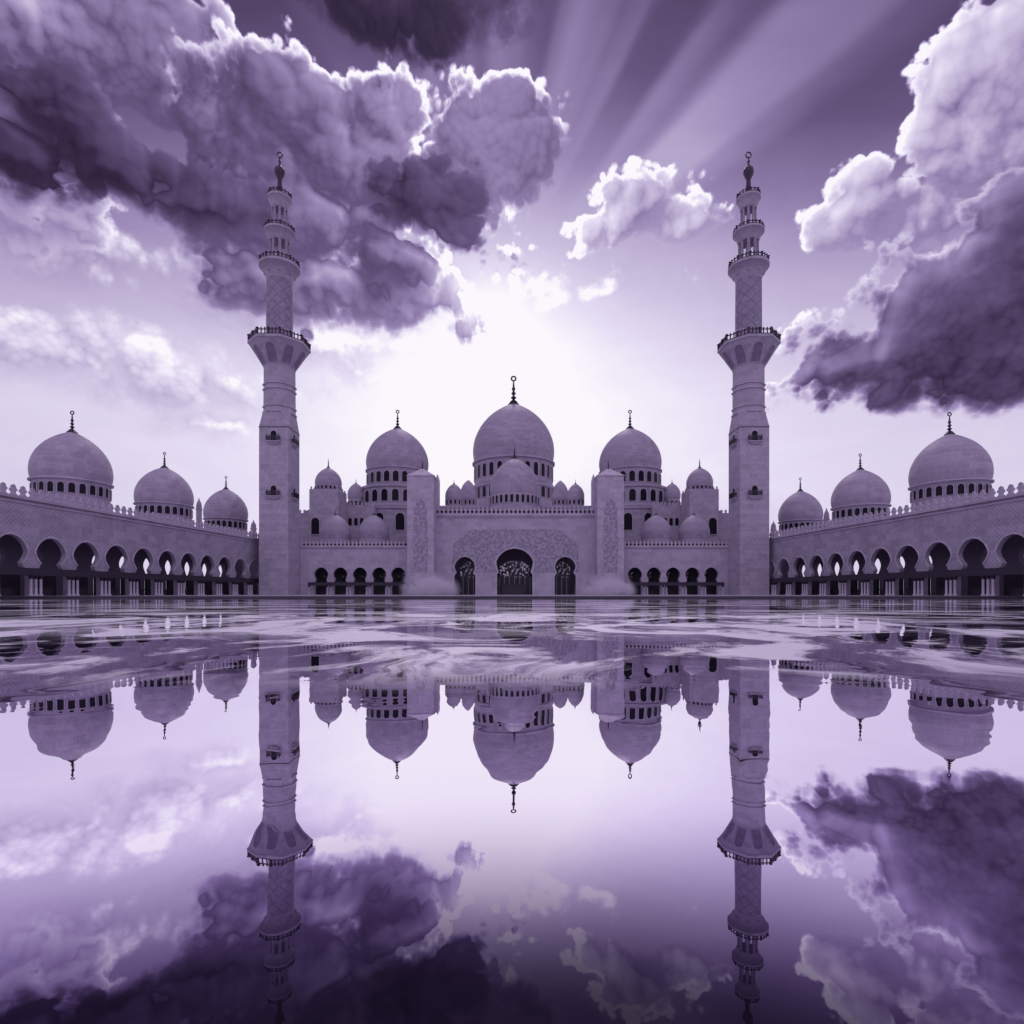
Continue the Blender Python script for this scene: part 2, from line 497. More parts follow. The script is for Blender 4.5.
# ------------------------------------------------------------------ mesh helpers
class MB:
    def __init__(self):
        self.v, self.f, self.mi = [], [], []

    def add(self, vs, fs, mi=0):
        b = len(self.v)
        self.v += [tuple(p) for p in vs]
        self.f += [tuple(b + i for i in q) for q in fs]
        self.mi += [mi] * len(fs)
        return self

    def box(self, x0, x1, y0, y1, z0, z1, mi=0):
        vs = [(x, y, z) for z in (z0, z1) for y in (y0, y1) for x in (x0, x1)]
        return self.add(vs, [(0, 2, 3, 1), (4, 5, 7, 6), (0, 1, 5, 4), (2, 6, 7, 3), (0, 4, 6, 2), (1, 3, 7, 5)], mi)

    def lathe(self, prof, seg=32, cx=0, cy=0, mi=0, rot=0.0, cap=True):
        vs, fs = [], []
        for r, z in prof:
            for k in range(seg):
                a = 2 * PI * k / seg + rot
                vs.append((cx + r * math.cos(a), cy + r * math.sin(a), z))
        n = len(prof)
        for i in range(n - 1):
            for k in range(seg):
                k2 = (k + 1) % seg
                fs.append((i * seg + k, i * seg + k2, (i + 1) * seg + k2, (i + 1) * seg + k))
        if cap:
            fs.append(tuple(reversed(range(seg))))
            fs.append(tuple(range((n - 1) * seg, n * seg)))
        return self.add(vs, fs, mi)

    def prism(self, pts, y0, y1, mi=0):
        """Outline in x,z extruded along y."""
        n = len(pts)
        vs = [(p[0], y0, p[1]) for p in pts] + [(p[0], y1, p[1]) for p in pts]
        tri = tessellate_polygon([[Vector((p[0], p[1], 0)) for p in pts]])
        fs = [tuple(t) for t in tri] + [tuple(n + i for i in reversed(t)) for t in tri]
        fs += [(i, (i + 1) % n, n + (i + 1) % n, n + i) for i in range(n)]
        return self.add(vs, fs, mi)

    def torus(self, R0, r, c, axis='y', seg=20, mseg=8, mi=0):
        vs, fs = [], []
        for i in range(seg):
            a = 2 * PI * i / seg
            for j in range(mseg):
                b = 2 * PI * j / mseg
                rr = R0 + r * math.cos(b)
                p = (rr * math.cos(a), r * math.sin(b), rr * math.sin(a)) if axis == 'y' else (rr * math.cos(a), rr * math.sin(a), r * math.sin(b))
                vs.append((c[0] + p[0], c[1] + p[1], c[2] + p[2]))
        for i in range(seg):
            for j in range(mseg):
                fs.append((i * mseg + j, ((i + 1) % seg) * mseg + j, ((i + 1) % seg) * mseg + (j + 1) % mseg, i * mseg + (j + 1) % mseg))
        return self.add(vs, fs, mi)

    def mesh(self, name, mats, smooth=False):
        me = bpy.data.meshes.new(name)
        me.from_pydata(self.v, [], self.f)
        for m in mats:
            me.materials.append(m)
        me.polygons.foreach_set('material_index', self.mi)
        bm = bmesh.new(); bm.from_mesh(me)
        bmesh.ops.recalc_face_normals(bm, faces=bm.faces)
        bm.to_mesh(me); bm.free()
        if smooth:
            me.polygons.foreach_set('use_smooth', [True] * len(me.polygons))
            me.set_sharp_from_angle(angle=R(38))
        me.update()
        return me


def link(name, me, parent=None, loc=(0, 0, 0), rz=0.0, sc=None):
    o = bpy.data.objects.new(name, me)
    COL.objects.link(o)
    o.location = loc
    o.rotation_euler = (0, 0, rz)
    if sc:
        o.scale = sc
    if parent:
        o.parent = parent
    return o


def build(name, mb, mats, parent=None, smooth=False, loc=(0, 0, 0), rz=0.0):
    return link(name, mb.mesh(name, mats if isinstance(mats, (list, tuple)) else [mats], smooth), parent, loc, rz)


def tag(o, label=None, cat=None, group=None, kind=None):
    if label: o['label'] = label
    if cat: o['category'] = cat
    if group: o['group'] = group
    if kind: o['kind'] = kind
    return o


def thing(name, label, cat, loc=(0, 0, 0), rz=0.0, group=None):
    o = bpy.data.objects.new(name, None)
    COL.objects.link(o)
    o.location = loc; o.rotation_euler = (0, 0, rz)
    o.empty_display_size = 1.0
    return tag(o, label, cat, group)


def X(px, d): return (px - HX) * d / F
def Z(py, d): return CH + (HY - py) * d / F


G0 = 0.16           # courtyard level


def keyhole(wb, zs, wn, zn, wm, zm, za, n=9):
    """Right half of a horseshoe arch opening, bottom to apex: jamb, neck, bulge, pointed crown."""
    pts = [(wb, 0.0), (wb, zs)]
    for i in range(1, 5):
        t = i / 4
        s = t * t * (3 - 2 * t)
        pts.append((wb + (wn - wb) * s, zs + (zn - zs) * t))
    for i in range(1, n):
        t = i / (n - 1)
        pts.append((wn + (wm - wn) * math.sin(t * PI / 2), zn + (zm - zn) * t))
    for i in range(1, n + 3):
        s = i / (n + 2)
        pts.append((wm * (0.80 * math.sqrt(max(0, 1 - s * s)) + 0.20 * (1 - s)), zm + (za - zm) * s))
    return pts


def arch_outline(half, cx=0.0):
    left = [(cx - x, z) for x, z in half]
    right = [(cx + x, z) for x, z in half[:-1]][::-1]
    return left + right


def arch_wall(mb, x0, x1, H, arches, y0, y1, mi=0):
    """Wall from x0 to x1 with ground-level openings: arches = [(cx, half_outline)] sorted by cx."""
    pts = [(x0, 0.0)]
    for cx, half in arches:
        pts += arch_outline(half, cx)
    pts += [(x1, 0.0), (x1, H), (x0, H)]
    return mb.prism(pts, y0, y1, mi)


# ------------------------------------------------------------------ ground, pool
POOL = (-54.0, 54.0, -30.0, 56.0)
mb = MB()
o_, x0, x1, y0, y1 = 6000.0, *POOL
mb.add([(-o_, -o_, 0), (o_, -o_, 0), (o_, o_, 0), (-o_, o_, 0), (x0, y0, 0), (x1, y0, 0), (x1, y1, 0), (x0, y1, 0)],
       [(0, 1, 5, 4), (1, 2, 6, 5), (2, 3, 7, 6), (3, 0, 4, 7)])
tag(build('ground', mb, M_floor, loc=(0, 0, G0)), kind='structure')
mb = MB()
mb.add([(x0, y0, 0), (x1, y0, 0), (x1, y1, 0), (x0, y1, 0)], [(0, 1, 2, 3)])
tag(build('water', mb, water_mat()), kind='structure')
mb = MB()
k = 0.35
mb.box(x0 - k, x1 + k, y1 - 0.02, y1 + k, -0.3, G0 + 0.022)
mb.box(x0 - k, x1 + k, y0 - k, y0 + 0.02, -0.3, G0 + 0.022)
mb.box(x0 - k, x0 + 0.02, y0 + 0.02, y1 - 0.02, -0.3, G0 + 0.022)
mb.box(x1 - 0.02, x1 + k, y0 + 0.02, y1 - 0.02, -0.3, G0 + 0.022)
tag(build('kerb', mb, M_kerb), kind='structure')

# ------------------------------------------------------------------ shared small meshes
def finial_mesh(h, ring=True):
    mb = MB()
    r = h * 0.068
    prof = [(r * 2.4, -0.02 * h), (r * 1.8, 0.03 * h), (r * 0.8, 0.08 * h)]
    z = 0.10
    for s in (1.5, 1.25, 1.05):
        prof += [(r * 0.6, z * h), (r * s, (z + 0.05) * h), (r * s, (z + 0.08) * h), (r * 0.6, (z + 0.13) * h)]
        z += 0.17
    prof += [(r * 0.45, 0.70 * h), (r * 0.3, 0.82 * h)]
    mb.lathe(prof, 10)
    if ring:
        mb.torus(h * 0.085, r * 0.45, (0, 0, 0.905 * h), 'y', 18, 6)
    else:
        mb.lathe([(r * 0.3, 0.82 * h), (0.01, h)], 8, cap=False)
    return mb.mesh('finial', [M_gold], True)


def merlon_mesh(w, h, t=0.22):
    """Leaf-shaped battlement with pinched neck and trefoil head."""
    a = w / 2
    half = [(a, 0), (a, 0.10), (0.62 * a, 0.16), (0.50 * a, 0.28), (0.62 * a, 0.36), (0.95 * a, 0.44), (1.0 * a, 0.56), (0.80 * a, 0.64),
            (0.55 * a, 0.68), (0.60 * a, 0.76), (0.52 * a, 0.86), (0.25 * a, 0.94), (0, 1.0)]
    pts = [(-x, z * h) for x, z in half] + [(x, z * h) for x, z in half[:-1]][::-1]
    mb = MB()
    mb.prism(pts, -t / 2, t / 2)
    return mb.mesh('merlon', [M_trim])


def window_mesh(w, h, depth=0.12, name='window'):
    """Round-headed window: dark glass set in a pale raised surround (faces -y)."""
    n = 10
    def outl(a, top, bot):
        p = [(-a, bot), ]
        zc = top - a
        p += [(-a * math.cos(PI * i / n), zc + a * math.sin(PI * i / n)) for i in range(n + 1)]
        p += [(a, bot)]
        return p
    o, i_ = outl(w / 2 * 1.18, h * 1.05, -h * 0.04), outl(w / 2, h, 0.0)
    N = len(o)
    mb = MB()
    vs = [(p[0], -depth, p[1]) for p in o] + [(p[0], -depth, p[1]) for p in i_] + [(p[0], 0.02, p[1]) for p in o] + [(p[0], -0.02, p[1]) for p in i_]
    fs = []
    for k in range(N):
        k2 = (k + 1) % N
        fs += [(k, k2, N + k2, N + k), (k, 2 * N + k, 2 * N + k2, k2), (N + k, N + k2, 3 * N + k2, 3 * N + k)]
    mb.add(vs, fs, 0)
    mb.add([(p[0], -0.02, p[1]) for p in i_], [tuple(range(N))], 1)
    return mb.mesh(name, [M_trim, M_glass])


DOME = [(0.955, 0.0), (0.985, 0.09), (1.0, 0.20), (1.0, 0.30), (0.985, 0.42), (0.952, 0.54), (0.90, 0.66), (0.83, 0.78), (0.745, 0.89),
        (0.645, 0.995), (0.53, 1.09), (0.41, 1.17), (0.285, 1.24), (0.17, 1.295), (0.09, 1.335), (0.05, 1.36)]


def dome_thing(label, px, d, r, rim_z, h, tiers, finial_h, group, base=None, cat='dome', name='dome', ring=True, cx=None, seg=48):
    """Dome of radius r whose rim is at rim_z; tiers: [(radius factor, bottom z, windows count, window w, window h, window bottom z)] from the top down."""
    x = X(px, d) if cx is None else cx
    t = thing(name, label, cat, (x, d, G0), 0, group)
    z = rim_z - G0
    k = h / 1.36
    mb = MB()
    mb.lathe([(a * r, z + b * k) for a, b in DOME], seg)
    build('shell', mb, M_dome, t, True)
    mb = MB()
    mb.lathe([(0.95 * r, z - 0.055 * r), (1.015 * r, z - 0.045 * r), (1.02 * r, z - 0.012 * r), (0.97 * r, z + 0.005 * r)], seg)
    build('rim', mb, M_trim, t, True)
    if finial_h:
        mb = MB()
        top = z + h
        mb.lathe([(0.145 * r, top - 0.045 * k), (0.13 * r, top - 0.015 * k), (0.06 * r, top + 0.03 * k), (0.02 * r, top + 0.07 * k)], 20)
        build('cap', mb, M_gold, t, True)
        f = link('finial', finial_mesh(finial_h, ring), t, (0, 0, top + 0.03 * k))
    ztop = z - 0.05 * r
    for i, (rf, zb, n, ww, wh, wz) in enumerate(tiers):
        rr = rf * r
        mb = MB()
        prof = [(rr, zb - G0), (rr, ztop - 0.04 * r)]
        if i:
            prof = [(rr, zb - G0), (rr, ztop - 0.12 * r), (rr * 1.035, ztop - 0.09 * r), (rr * 1.035, ztop - 0.02 * r), (rr * 0.9, ztop)]
        else:
            prof += [(rr, ztop)]
        mb.lathe(prof, max(seg, n))
        build('drum', mb, M_dome, t, True)
        if n:
            me = window_mesh(ww, wh)
            for q in range(n):
                a = 2 * PI * (q + 0.5) / n - PI / 2
                link('window', me, t, ((rr + 0.025) * math.cos(a), (rr + 0.025) * math.sin(a), wz - G0), a + PI / 2)
        ztop = zb - G0
    if base:
        w, dp, zt = base
        mb = MB()
        mb.box(-w, w, -dp, dp, 0, ztop + 0.0)
        build('base_block', mb, M_tower, t)
    return t


# ------------------------------------------------------------------ side wings
ME_MER_WING = merlon_mesh(0.86, 1.25)
ME_MER_FRONT = merlon_mesh(0.56, 1.15, 0.2)
ME_MER_GATE = merlon_mesh(0.62, 1.5, 0.2)


def column_mesh(h, r):
    mb = MB()
    mb.lathe([(r * 1.7, 0), (r * 1.7, 0.12), (r * 1.2, 0.2), (r, 0.28), (r * 0.92, h * 0.82)], 14)
    mb.lathe([(r * 0.95, h * 0.82), (r * 1.25, h * 0.85), (r * 1.1, h * 0.87), (r * 1.5, h * 0.93), (r * 2.0, h * 0.985), (r * 2.0, h)], 14, mi=1)
    return mb.mesh('column', [M_column, M_gold], True)


ME_COL = column_mesh(2.40, 0.15)
ME_COLS = column_mesh(1.90, 0.13)


def wing(side, label):
    """side -1 left, +1 right. Local x runs from the far corner towards the viewer, local y to the left of it."""
    dirv = Vector((side * 0.0878, -0.9961))
    rz = math.atan2(dirv.y, dirv.x)
    ns = -side                                   # sign of local y that faces the courtyard
    t = thing('arcade_wing', label, 'arcade', (side * 52.6, 116.0, G0), rz, 'arcaded side wings of the courtyard')
    bay, first, nb = 5.07, 1.9, 16
    s0, s1 = first - bay / 2, first - bay / 2 + bay * nb
    H = 11.2
    half = keyhole(2.22, 2.4, 1.30, 3.85, 2.02, 5.25, 7.05)
    cs = [first + bay * i for i in range(nb)]
    mb = MB(); arch_wall(mb, s0, s1, H, [(c, half) for c in cs], -0.28, 0.28)
    build('wall', mb, M_wing, t)
    mb = MB()
    nn, g = len(half), 0.20
    yo, yi = ns * 0.40, ns * 0.283
    for sg in (-1, 1):
        out = []
        for i, (x, z) in enumerate(half):
            k = min(1.0, (nn - 1 - i) / 4.0)
            out.append((x + g * k, z + g * (1 - k) * 1.3))
        i0 = 5
        vs = []
        for yy, src in ((yo, half), (yo, out), (yi, half), (yi, out)):
            vs += [(sg * x, yy, z) for x, z in src[i0:]]
        q = nn - i0
        fs = []
        for i in range(q - 1):
            fs += [(i, i + 1, q + i + 1, q + i), (q + i, q + i + 1, 3 * q + i + 1, 3 * q + i), (i, 2 * q + i, 2 * q + i + 1, i + 1)]
        mb.add(vs, fs)
    me = mb.mesh('arch_surround', [M_column])
    for c in cs:
        link('arch_surround', me, t, (c, 0, 0))
    # outer wall of the gallery, open to the outside
    yb = -ns * 6.4
    half2 = keyhole(0.95, 2.35, 0.75, 3.7, 1.22, 4.95, 6.3)
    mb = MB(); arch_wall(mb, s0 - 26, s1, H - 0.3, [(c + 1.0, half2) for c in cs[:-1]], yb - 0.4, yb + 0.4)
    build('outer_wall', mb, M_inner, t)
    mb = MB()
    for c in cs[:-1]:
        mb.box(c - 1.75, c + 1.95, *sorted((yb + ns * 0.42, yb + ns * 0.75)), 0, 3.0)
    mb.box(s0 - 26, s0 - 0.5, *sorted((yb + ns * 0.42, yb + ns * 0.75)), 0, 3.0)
    build('shade_panel', mb, M_dark, t)  # dark panels added for the black shade low in the gallery
    ya, yb2 = sorted((-ns * 0.29, -ns * 5.99))
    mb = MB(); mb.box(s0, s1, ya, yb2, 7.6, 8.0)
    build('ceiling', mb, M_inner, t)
    mb = MB(); ya, yb2 = sorted((-ns * 0.29, -ns * 19.0)); mb.box(s0, s1, ya, yb2, H - 0.28, H - 0.02)
    build('roof', mb, M_wall, t)
    mb = MB(); mb.box(s0 - 0.01, s1, -0.6, 0.6, H + 0.003, H + 0.32)
    mb.box(s0 - 0.01, s1, 0.283 if ns > 0 else -0.45, 0.45 if ns > 0 else -0.283, H - 0.45, H - 0.28)
    build('cornice', mb, M_trim, t)
    n = int((s1 - s0 - 1) / 1.16)
    for i in range(n):
        link('merlon', ME_MER_WING, t, (s0 + 0.7 + 1.16 * i, ns * 0.25, H + 0.318))
    ya, yb2 = sorted((ns * 0.55, ns * 1.15))
    mb = MB(); mb.box(s0, s1 - 0.5, ya, yb2, 2.402, 3.05); mb.box(s0, s1 - 0.5, ya + 0.08, yb2 - 0.08, 3.052, 3.25)
    build('beam', mb, M_dark, t)
    for i in range(nb):
        c = s0 + bay * i
        for o in (-0.62, 0.0, 0.62):
            if c + o > s0:
                link('column', ME_COL, t, (c + o, ns * 0.85, 0))
    mb = MB(); mb.box(-1.5, 1.5, -0.35, 0.35, 0, 0.82); mb.box(-1.62, 1.62, -0.42, 0.42, 0.822, 0.95)
    me = mb.mesh('planter', [M_dark])
    for c in cs:
        link('planter', me, t, (c, -ns * 1.2, 0))
    return t


wing(-1, 'long arcade wall with crosshatched marble receding along the left of the pool')
wing(1, 'long arcade wall with crosshatched marble receding along the right of the pool')

# wing domes
for side, nm in ((-1, 'left'), (1, 'right')):
    for d, px, rimy, apy, fy, r, which in ((84, 72.2, 482.5, 431.5, 412, 5.05, 'Largest wing dome'), (108, 164.5, 505, 467, 453, 4.95, 'Middle-sized wing dome'), (132, 226, 519.5, 488.5, 477, 4.75, 'Smallest wing dome')):
        p = px if side < 0 else {84: 949.5, 108: 860.2, 132: 800.3}[d]
        if side > 0:
            rimy += 2; apy += 2; fy += 1.5
        rz_, az_, fz_ = Z(rimy, d), Z(apy, d), Z(fy, d)
        pos = {84: 'nearest the frame edge', 108: 'between a larger and a smaller one', 132: 'next to the minaret'}[d]
        lab = f'{which.lower()} on the {nm} arcade roof, {pos}'
        dome_thing(lab, p, d, r, rz_, az_ - rz_, [(0.93, 11.2, 24, 0.80, 1.45, rz_ - 2.2)], fz_ - az_, 'domes on the side wings')

# ------------------------------------------------------------------ minarets
def rail(mb, r, z, h, n, post=0.13, seg=24, rot=0.0, w=0.9):
    """Balcony railing: bottom and top rings with posts and knobs between."""
    mb.lathe([(r - 0.09, z), (r + 0.09, z), (r + 0.09, z + 0.22), (r - 0.09, z + 0.22), (r - 0.09, z)], seg, rot=rot, cap=False)
    mb.lathe([(r - 0.07, z + h * 0.72), (r + 0.07, z + h * 0.72), (r + 0.07, z + h * 0.85), (r - 0.07, z + h * 0.85), (r - 0.07, z + h * 0.72)], seg, rot=rot, cap=False)
    for k in range(n):
        a = 2 * PI * k / n + rot
        rr = r
        if seg == 8:
            b = ((a - rot) % (PI / 4)) - PI / 8
            rr = r * math.cos(PI / 8) / math.cos(b)
        x, y = rr * math.cos(a), rr * math.sin(a)
        big = 1.9 if k % 3 == 0 else 1.0
        mb.lathe([(post * big, z + 0.2), (post * big, z + h * 0.85), (post * big * 1.5, z + h), (post * 0.4, z + h * (1.0 + 0.1 * big))], 6, x, y)


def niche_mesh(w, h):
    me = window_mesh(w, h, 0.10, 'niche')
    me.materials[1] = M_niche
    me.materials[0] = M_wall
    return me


def minaret(px_front0, px_front1, side, label):
    Dm = 112.0
    xa, xb = X(px_front0, Dm), X(px_front1, Dm)
    Wd = abs(xb - xa)
    a = Wd / 2
    cx, cy = (xa + xb) / 2, Dm + a
    t = thing('minaret', label, 'minaret', (cx, cy, G0), 0, 'pair of minarets')
    zz = lambda y: Z(y, cy) - G0
    z1 = Z(426, Dm) - G0
    z2 = zz(412)
    mb = MB()
    mb.box(-a, a, -a, a, 0, z1)
    c = a * math.tan(PI / 8)
    octa = [(a, -c), (a, c), (c, a), (-c, a), (-a, c), (-a, -c), (-c, -a), (c, -a)]
    sqr = [(a, -a), (a, a), (a, a), (-a, a), (-a, a), (-a, -a), (-a, -a), (a, -a)]
    vs = [(p[0], p[1], z1) for p in sqr] + [(p[0] * 0.97, p[1] * 0.97, z2) for p in octa]
    fs = []
    for i in range(8):
        j = (i + 1) % 8
        if sqr[i] == sqr[j]:
            fs.append((i, 8 + j, 8 + i))
        else:
            fs.append((i, j, 8 + j, 8 + i))
    mb.add(vs, fs)
    build('square_base', mb, M_tower, t)
    ro = a / math.cos(PI / 8)
    z3 = zz(371)
    mb = MB(); mb.lathe([(ro * 0.97, z2), (ro * 0.95, z3)], 8, rot=PI / 8)
    build('octagonal_shaft', mb, M_tower, t)
    for y in (387, 392, 409, 415):
        mb = MB(); z = zz(y); q = ro * (1.035 if y != 415 else 1.05)
        mb.lathe([(ro * 0.95, z - 0.16), (q, z - 0.12), (q, z + 0.12), (ro * 0.95, z + 0.16)], 8, rot=PI / 8)
        build('band', mb, M_trim, t)
    # thin dark seam at the top of the square base
    mb = MB(); mb.box(-a - 0.05, a + 0.05, -a - 0.05, a + 0.05, z1 - 0.22, z1 - 0.08)
    build('seam', mb, M_dark, t)
    # corbelled balcony
    z4 = zz(346)
    mb = MB(); mb.lathe([(ro * 0.95, z3), (ro * 1.03, z3 + 0.15 * (z4 - z3)), (ro * 1.80, z4 - 0.75), (ro * 1.88, z4 - 0.5), (ro * 1.90, z4 - 0.45), (ro * 1.90, z4)], 8, rot=PI / 8)
    build('corbel', mb, M_wall, t)
    me = niche_mesh(1.75, 3.6)
    for k in range(8):
        an = k * PI / 4 - PI / 2
        rr = ro * 1.03 * math.cos(PI / 8) + 0.03
        o = link('niche', me, t, (rr * math.cos(an), rr * math.sin(an), z3 + 0.15 * (z4 - z3)), an + PI / 2)
        o.rotation_euler = (math.atan2(0.77 * ro * math.cos(PI / 8), 0.85 * (z4 - z3) - 0.75), 0, an + PI / 2)
    mb = MB(); rail(mb, ro * 1.82, z4 + 0.003, 1.25, 48, seg=8, rot=PI / 8)
    build('balcony_railing', mb, M_gold, t)
    # round shaft with diamond lattice
    rs = 12.6 * cy / F
    z5, z6 = zz(282), zz(267)
    mb = MB(); mb.lathe([(rs * 1.02, z4), (rs, z4 + 0.6), (rs * 0.97, z5)], 32)
    build('round_shaft', mb, M_lattice, t, True)
    mb = MB(); mb.lathe([(rs * 0.97, z5), (rs * 1.0, z5 + 0.5), (rs * 1.16, z5 + 0.4 * (z6 - z5)), (rs * 1.5, z6 - 0.55), (rs * 1.54, z6 - 0.5), (rs * 1.54, z6)], 32)
    build('corbel', mb, M_wall, t, True)
    me = niche_mesh(0.6, 1.5)
    for k in range(8):
        an = k * PI / 4 - PI / 2 + PI / 8
        link('niche', me, t, (rs * 1.12 * math.cos(an), rs * 1.12 * math.sin(an), z5 + 1.0), an + PI / 2)
    mb = MB(); rail(mb, rs * 1.46, z6 + 0.003, 0.95, 30, post=0.12)
    build('balcony_railing', mb, M_gold, t)
    # two open lanterns
    def lantern(za, zb, zc, r0, r1, nrail):
        mb = MB(); mb.lathe([(r0 * 0.24, za), (r0 * 0.24, zb)], 12)
        build('lantern_core', mb, M_tower, t, True)
        mb = MB(); mb.lathe([(r0 * 0.16, za), (r0 * 0.16, zb - 0.1), (r0 * 0.26, zb + 0.2)], 8)
        me_ = mb.mesh('lantern_column', [M_tower], True)
        for k in range(8):
            an = k * PI / 4 + PI / 8
            link('lantern_column', me_, t, (r0 * 0.86 * math.cos(an), r0 * 0.86 * math.sin(an), 0))
        mb = MB(); mb.lathe([(r0 * 0.98, za), (r0 * 0.98, za + 0.35)], 24)
        h = zc - zb
        mb.lathe([(r0 * 1.0, zb), (r0 * 1.10, zb + 0.25 * h), (r0 + 0.55 * (r1 - r0), zb + 0.55 * h), (r1 * 0.98, zc - 0.2 * h), (r1 * 1.03, zc - 0.16 * h), (r1 * 1.03, zc)], 24)
        build('lantern_crown', mb, M_wall, t, True)
        mb = MB(); rail(mb, r1 * 0.96, zc + 0.003, 0.8, nrail, post=0.11)
        build('balcony_railing', mb, M_gold, t)
    u = cy / F
    lantern(z6, zz(243), zz(232.5), 9.6 * u, 14.4 * u, 22)
    lantern(zz(232.5), zz(210.5), zz(198.5), 7.4 * u, 11.2 * u, 18)
    zt = zz(198.5)
    mb = MB()
    mb.lathe([(2.8 * u, zt), (2.6 * u, zz(190)), (3.3 * u, zz(189)), (2.3 * u, zz(188)), (2.0 * u, zz(180)), (4.6 * u, zz(175)), (5.0 * u, zz(172)), (4.4 * u, zz(169)), (2.0 * u, zz(166.5)),
              (1.0 * u, zz(165)), (1.0 * u, zz(162)), (1.5 * u, zz(161.3)), (0.8 * u, zz(160.5)), (0.5 * u, zz(158))], 16)
    build('spire_bulb', mb, M_gold, t, True)
    mb = MB(); mb.torus(2.7 * u, 0.62 * u, (0, 0, zz(155)), 'y', 20, 8)
    build('crescent', mb, M_gold, t, True)
    # little window balconies on the base
    mb = MB()
    n = 9
    mb.box(-1.35, 1.35, -0.62, 0.02, -0.16, 0.0)
    mb.box(-1.1, 1.1, -0.40, 0.02, -0.40, -0.162)
    mb.box(-0.8, 0.8, -0.22, 0.02, -0.62, -0.402)
    me_slab = mb.mesh('balcony', [M_trim])
    mb = MB()
    for k in range(n):
        xx = -1.25 + 2.5 * k / (n - 1)
        hh = 1.05 if k % 4 else 1.25
        mb.box(xx - 0.075, xx + 0.075, -0.60, -0.48, 0.002, hh)
    mb.box(-1.33, 1.33, -0.585, -0.495, 0.74, 0.86)
    for sg in (-1, 1):
        mb.box(sg * 1.28 - 0.05, sg * 1.28 + 0.05, -0.46, 0.0, 0.5, 0.9)
    me_r = mb.mesh('railing', [M_gold])
    me_w = window_mesh(1.15, 2.1, 0.10)
    for zb in (zz(445), zz(498.5)):
        for an in (0, PI / 2, PI, -PI / 2):
            b = link('balcony', me_slab, t, (a * math.sin(an), -a * math.cos(an), zb), an)
            link('railing', me_r, b); link('window', me_w, b)
    return t


minaret(259, 288.3, -1, 'tall multi-tiered marble minaret to the left of the largest central dome')
minaret(769.3, 740, 1, 'tall multi-tiered marble minaret to the right of the largest central dome')

# ------------------------------------------------------------------ front arcades
def front_arcade(px0, px1, centres, label, posts):
    d = 118.0
    xa, xb = X(px0, d), X(px1, d)
    cx = (xa + xb) / 2
    t = thing('front_arcade', label, 'arcade', (cx, d, G0), 0, 'low front arcades beside the gate')
    H = Z(547.5, d) - G0
    half = keyhole(1.32, 2.5, 1.15, 3.25, 1.50, 4.4, 5.75)
    cs = sorted(X(c, d) - cx for c in centres)
    mb = MB(); arch_wall(mb, xa - cx, xb - cx, H, [(c, half) for c in cs], 0, 0.8)
    build('wall', mb, M_wall, t)
    w0, w1 = xa - cx, xb - cx
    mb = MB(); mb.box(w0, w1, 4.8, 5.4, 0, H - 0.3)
    build('rear_wall', mb, M_dark, t)  # inner shade of the arcade put into a near-black wall colour
    mb = MB(); mb.box(w0, w1, 0.81, 16.0, H - 0.28, H - 0.02)
    build('roof', mb, M_wall, t)
    mb = MB(); mb.box(w0, w1, -0.32, 0.7, H + 0.003, H + 0.35); mb.box(w0, w1, -0.16, -0.003, H - 0.2, H)
    build('cornice', mb, M_trim, t)
    mb = MB(); mb.box(w0, w1, 0.9, 1.1, H + 0.003, H + 0.9)
    build('parapet', mb, M_dark, t)
    n = int((w1 - w0) / 0.82)
    for i in range(n):
        link('merlon', ME_MER_FRONT, t, (w0 + 0.41 + 0.82 * i, 0.1, H + 0.348))
    p0, p1 = (X(p, d) - cx for p in posts)
    mb = MB(); mb.box(p0, p1, -1.35, -0.85, 1.902, 2.45); mb.box(p0, p1, -1.28, -0.92, 2.452, 2.6)
    build('beam', mb, M_dark, t)
    gaps = [p0 + 0.2, p1 - 0.2]
    for u, v in zip(cs[:-1], cs[1:]):
        m_ = (u + v) / 2
        gaps += [m_ - 0.36, m_ + 0.36]
    for g in gaps:
        link('column', ME_COLS, t, (g, -1.1, 0))
    mb = MB(); mb.box(-0.9, 0.9, -0.3, 0.3, 0, 0.7); mb.box(-1.0, 1.0, -0.36, 0.36, 0.702, 0.82)
    me = mb.mesh('bench', [M_dark])
    for c in cs:
        link('bench', me, t, (c, 2.6, 0))
    # pierced lanterns glimpsed on the rear wall
    mb = MB(); mb.box(-0.95, 0.95, -0.06, 0.0, 2.2, 4.9)
    me = mb.mesh('lattice_screen', [M_screen])
    for c in cs:
        link('lattice_screen', me, t, (c, 4.797, 0))
    return t


front_arcade(300, 408, (321, 340.2, 359.8, 379.2, 398.2), 'low five-arched marble arcade between the left minaret and the gate', (310, 405.5))
front_arcade(623, 729, (635, 654, 673.2, 692.5, 711.5), 'low five-arched marble arcade between the right minaret and the gate', (624.5, 722))

# ------------------------------------------------------------------ gate block
d = 118.0
cx = X(515.5, d)
gate = thing('gate_building', 'wide marble gate block with one large and two small horseshoe arches', 'gate', (cx, d, G0))
w = X(598, d) - cx
H = Z(516, d) - G0
rel = lambda p: X(p, d) - cx
big = keyhole(3.72, 4.3, 3.35, 4.75, 3.85, 7.0, 9.75)
small = keyhole(2.25, 3.9, 1.75, 4.7, 2.2, 6.0, 8.0)
mb = MB(); arch_wall(mb, -w, w, H, [(rel(464.8), small), (rel(514.7), big), (rel(565.3), small)], 0, 1.2)
build('wall', mb, M_wall, gate)
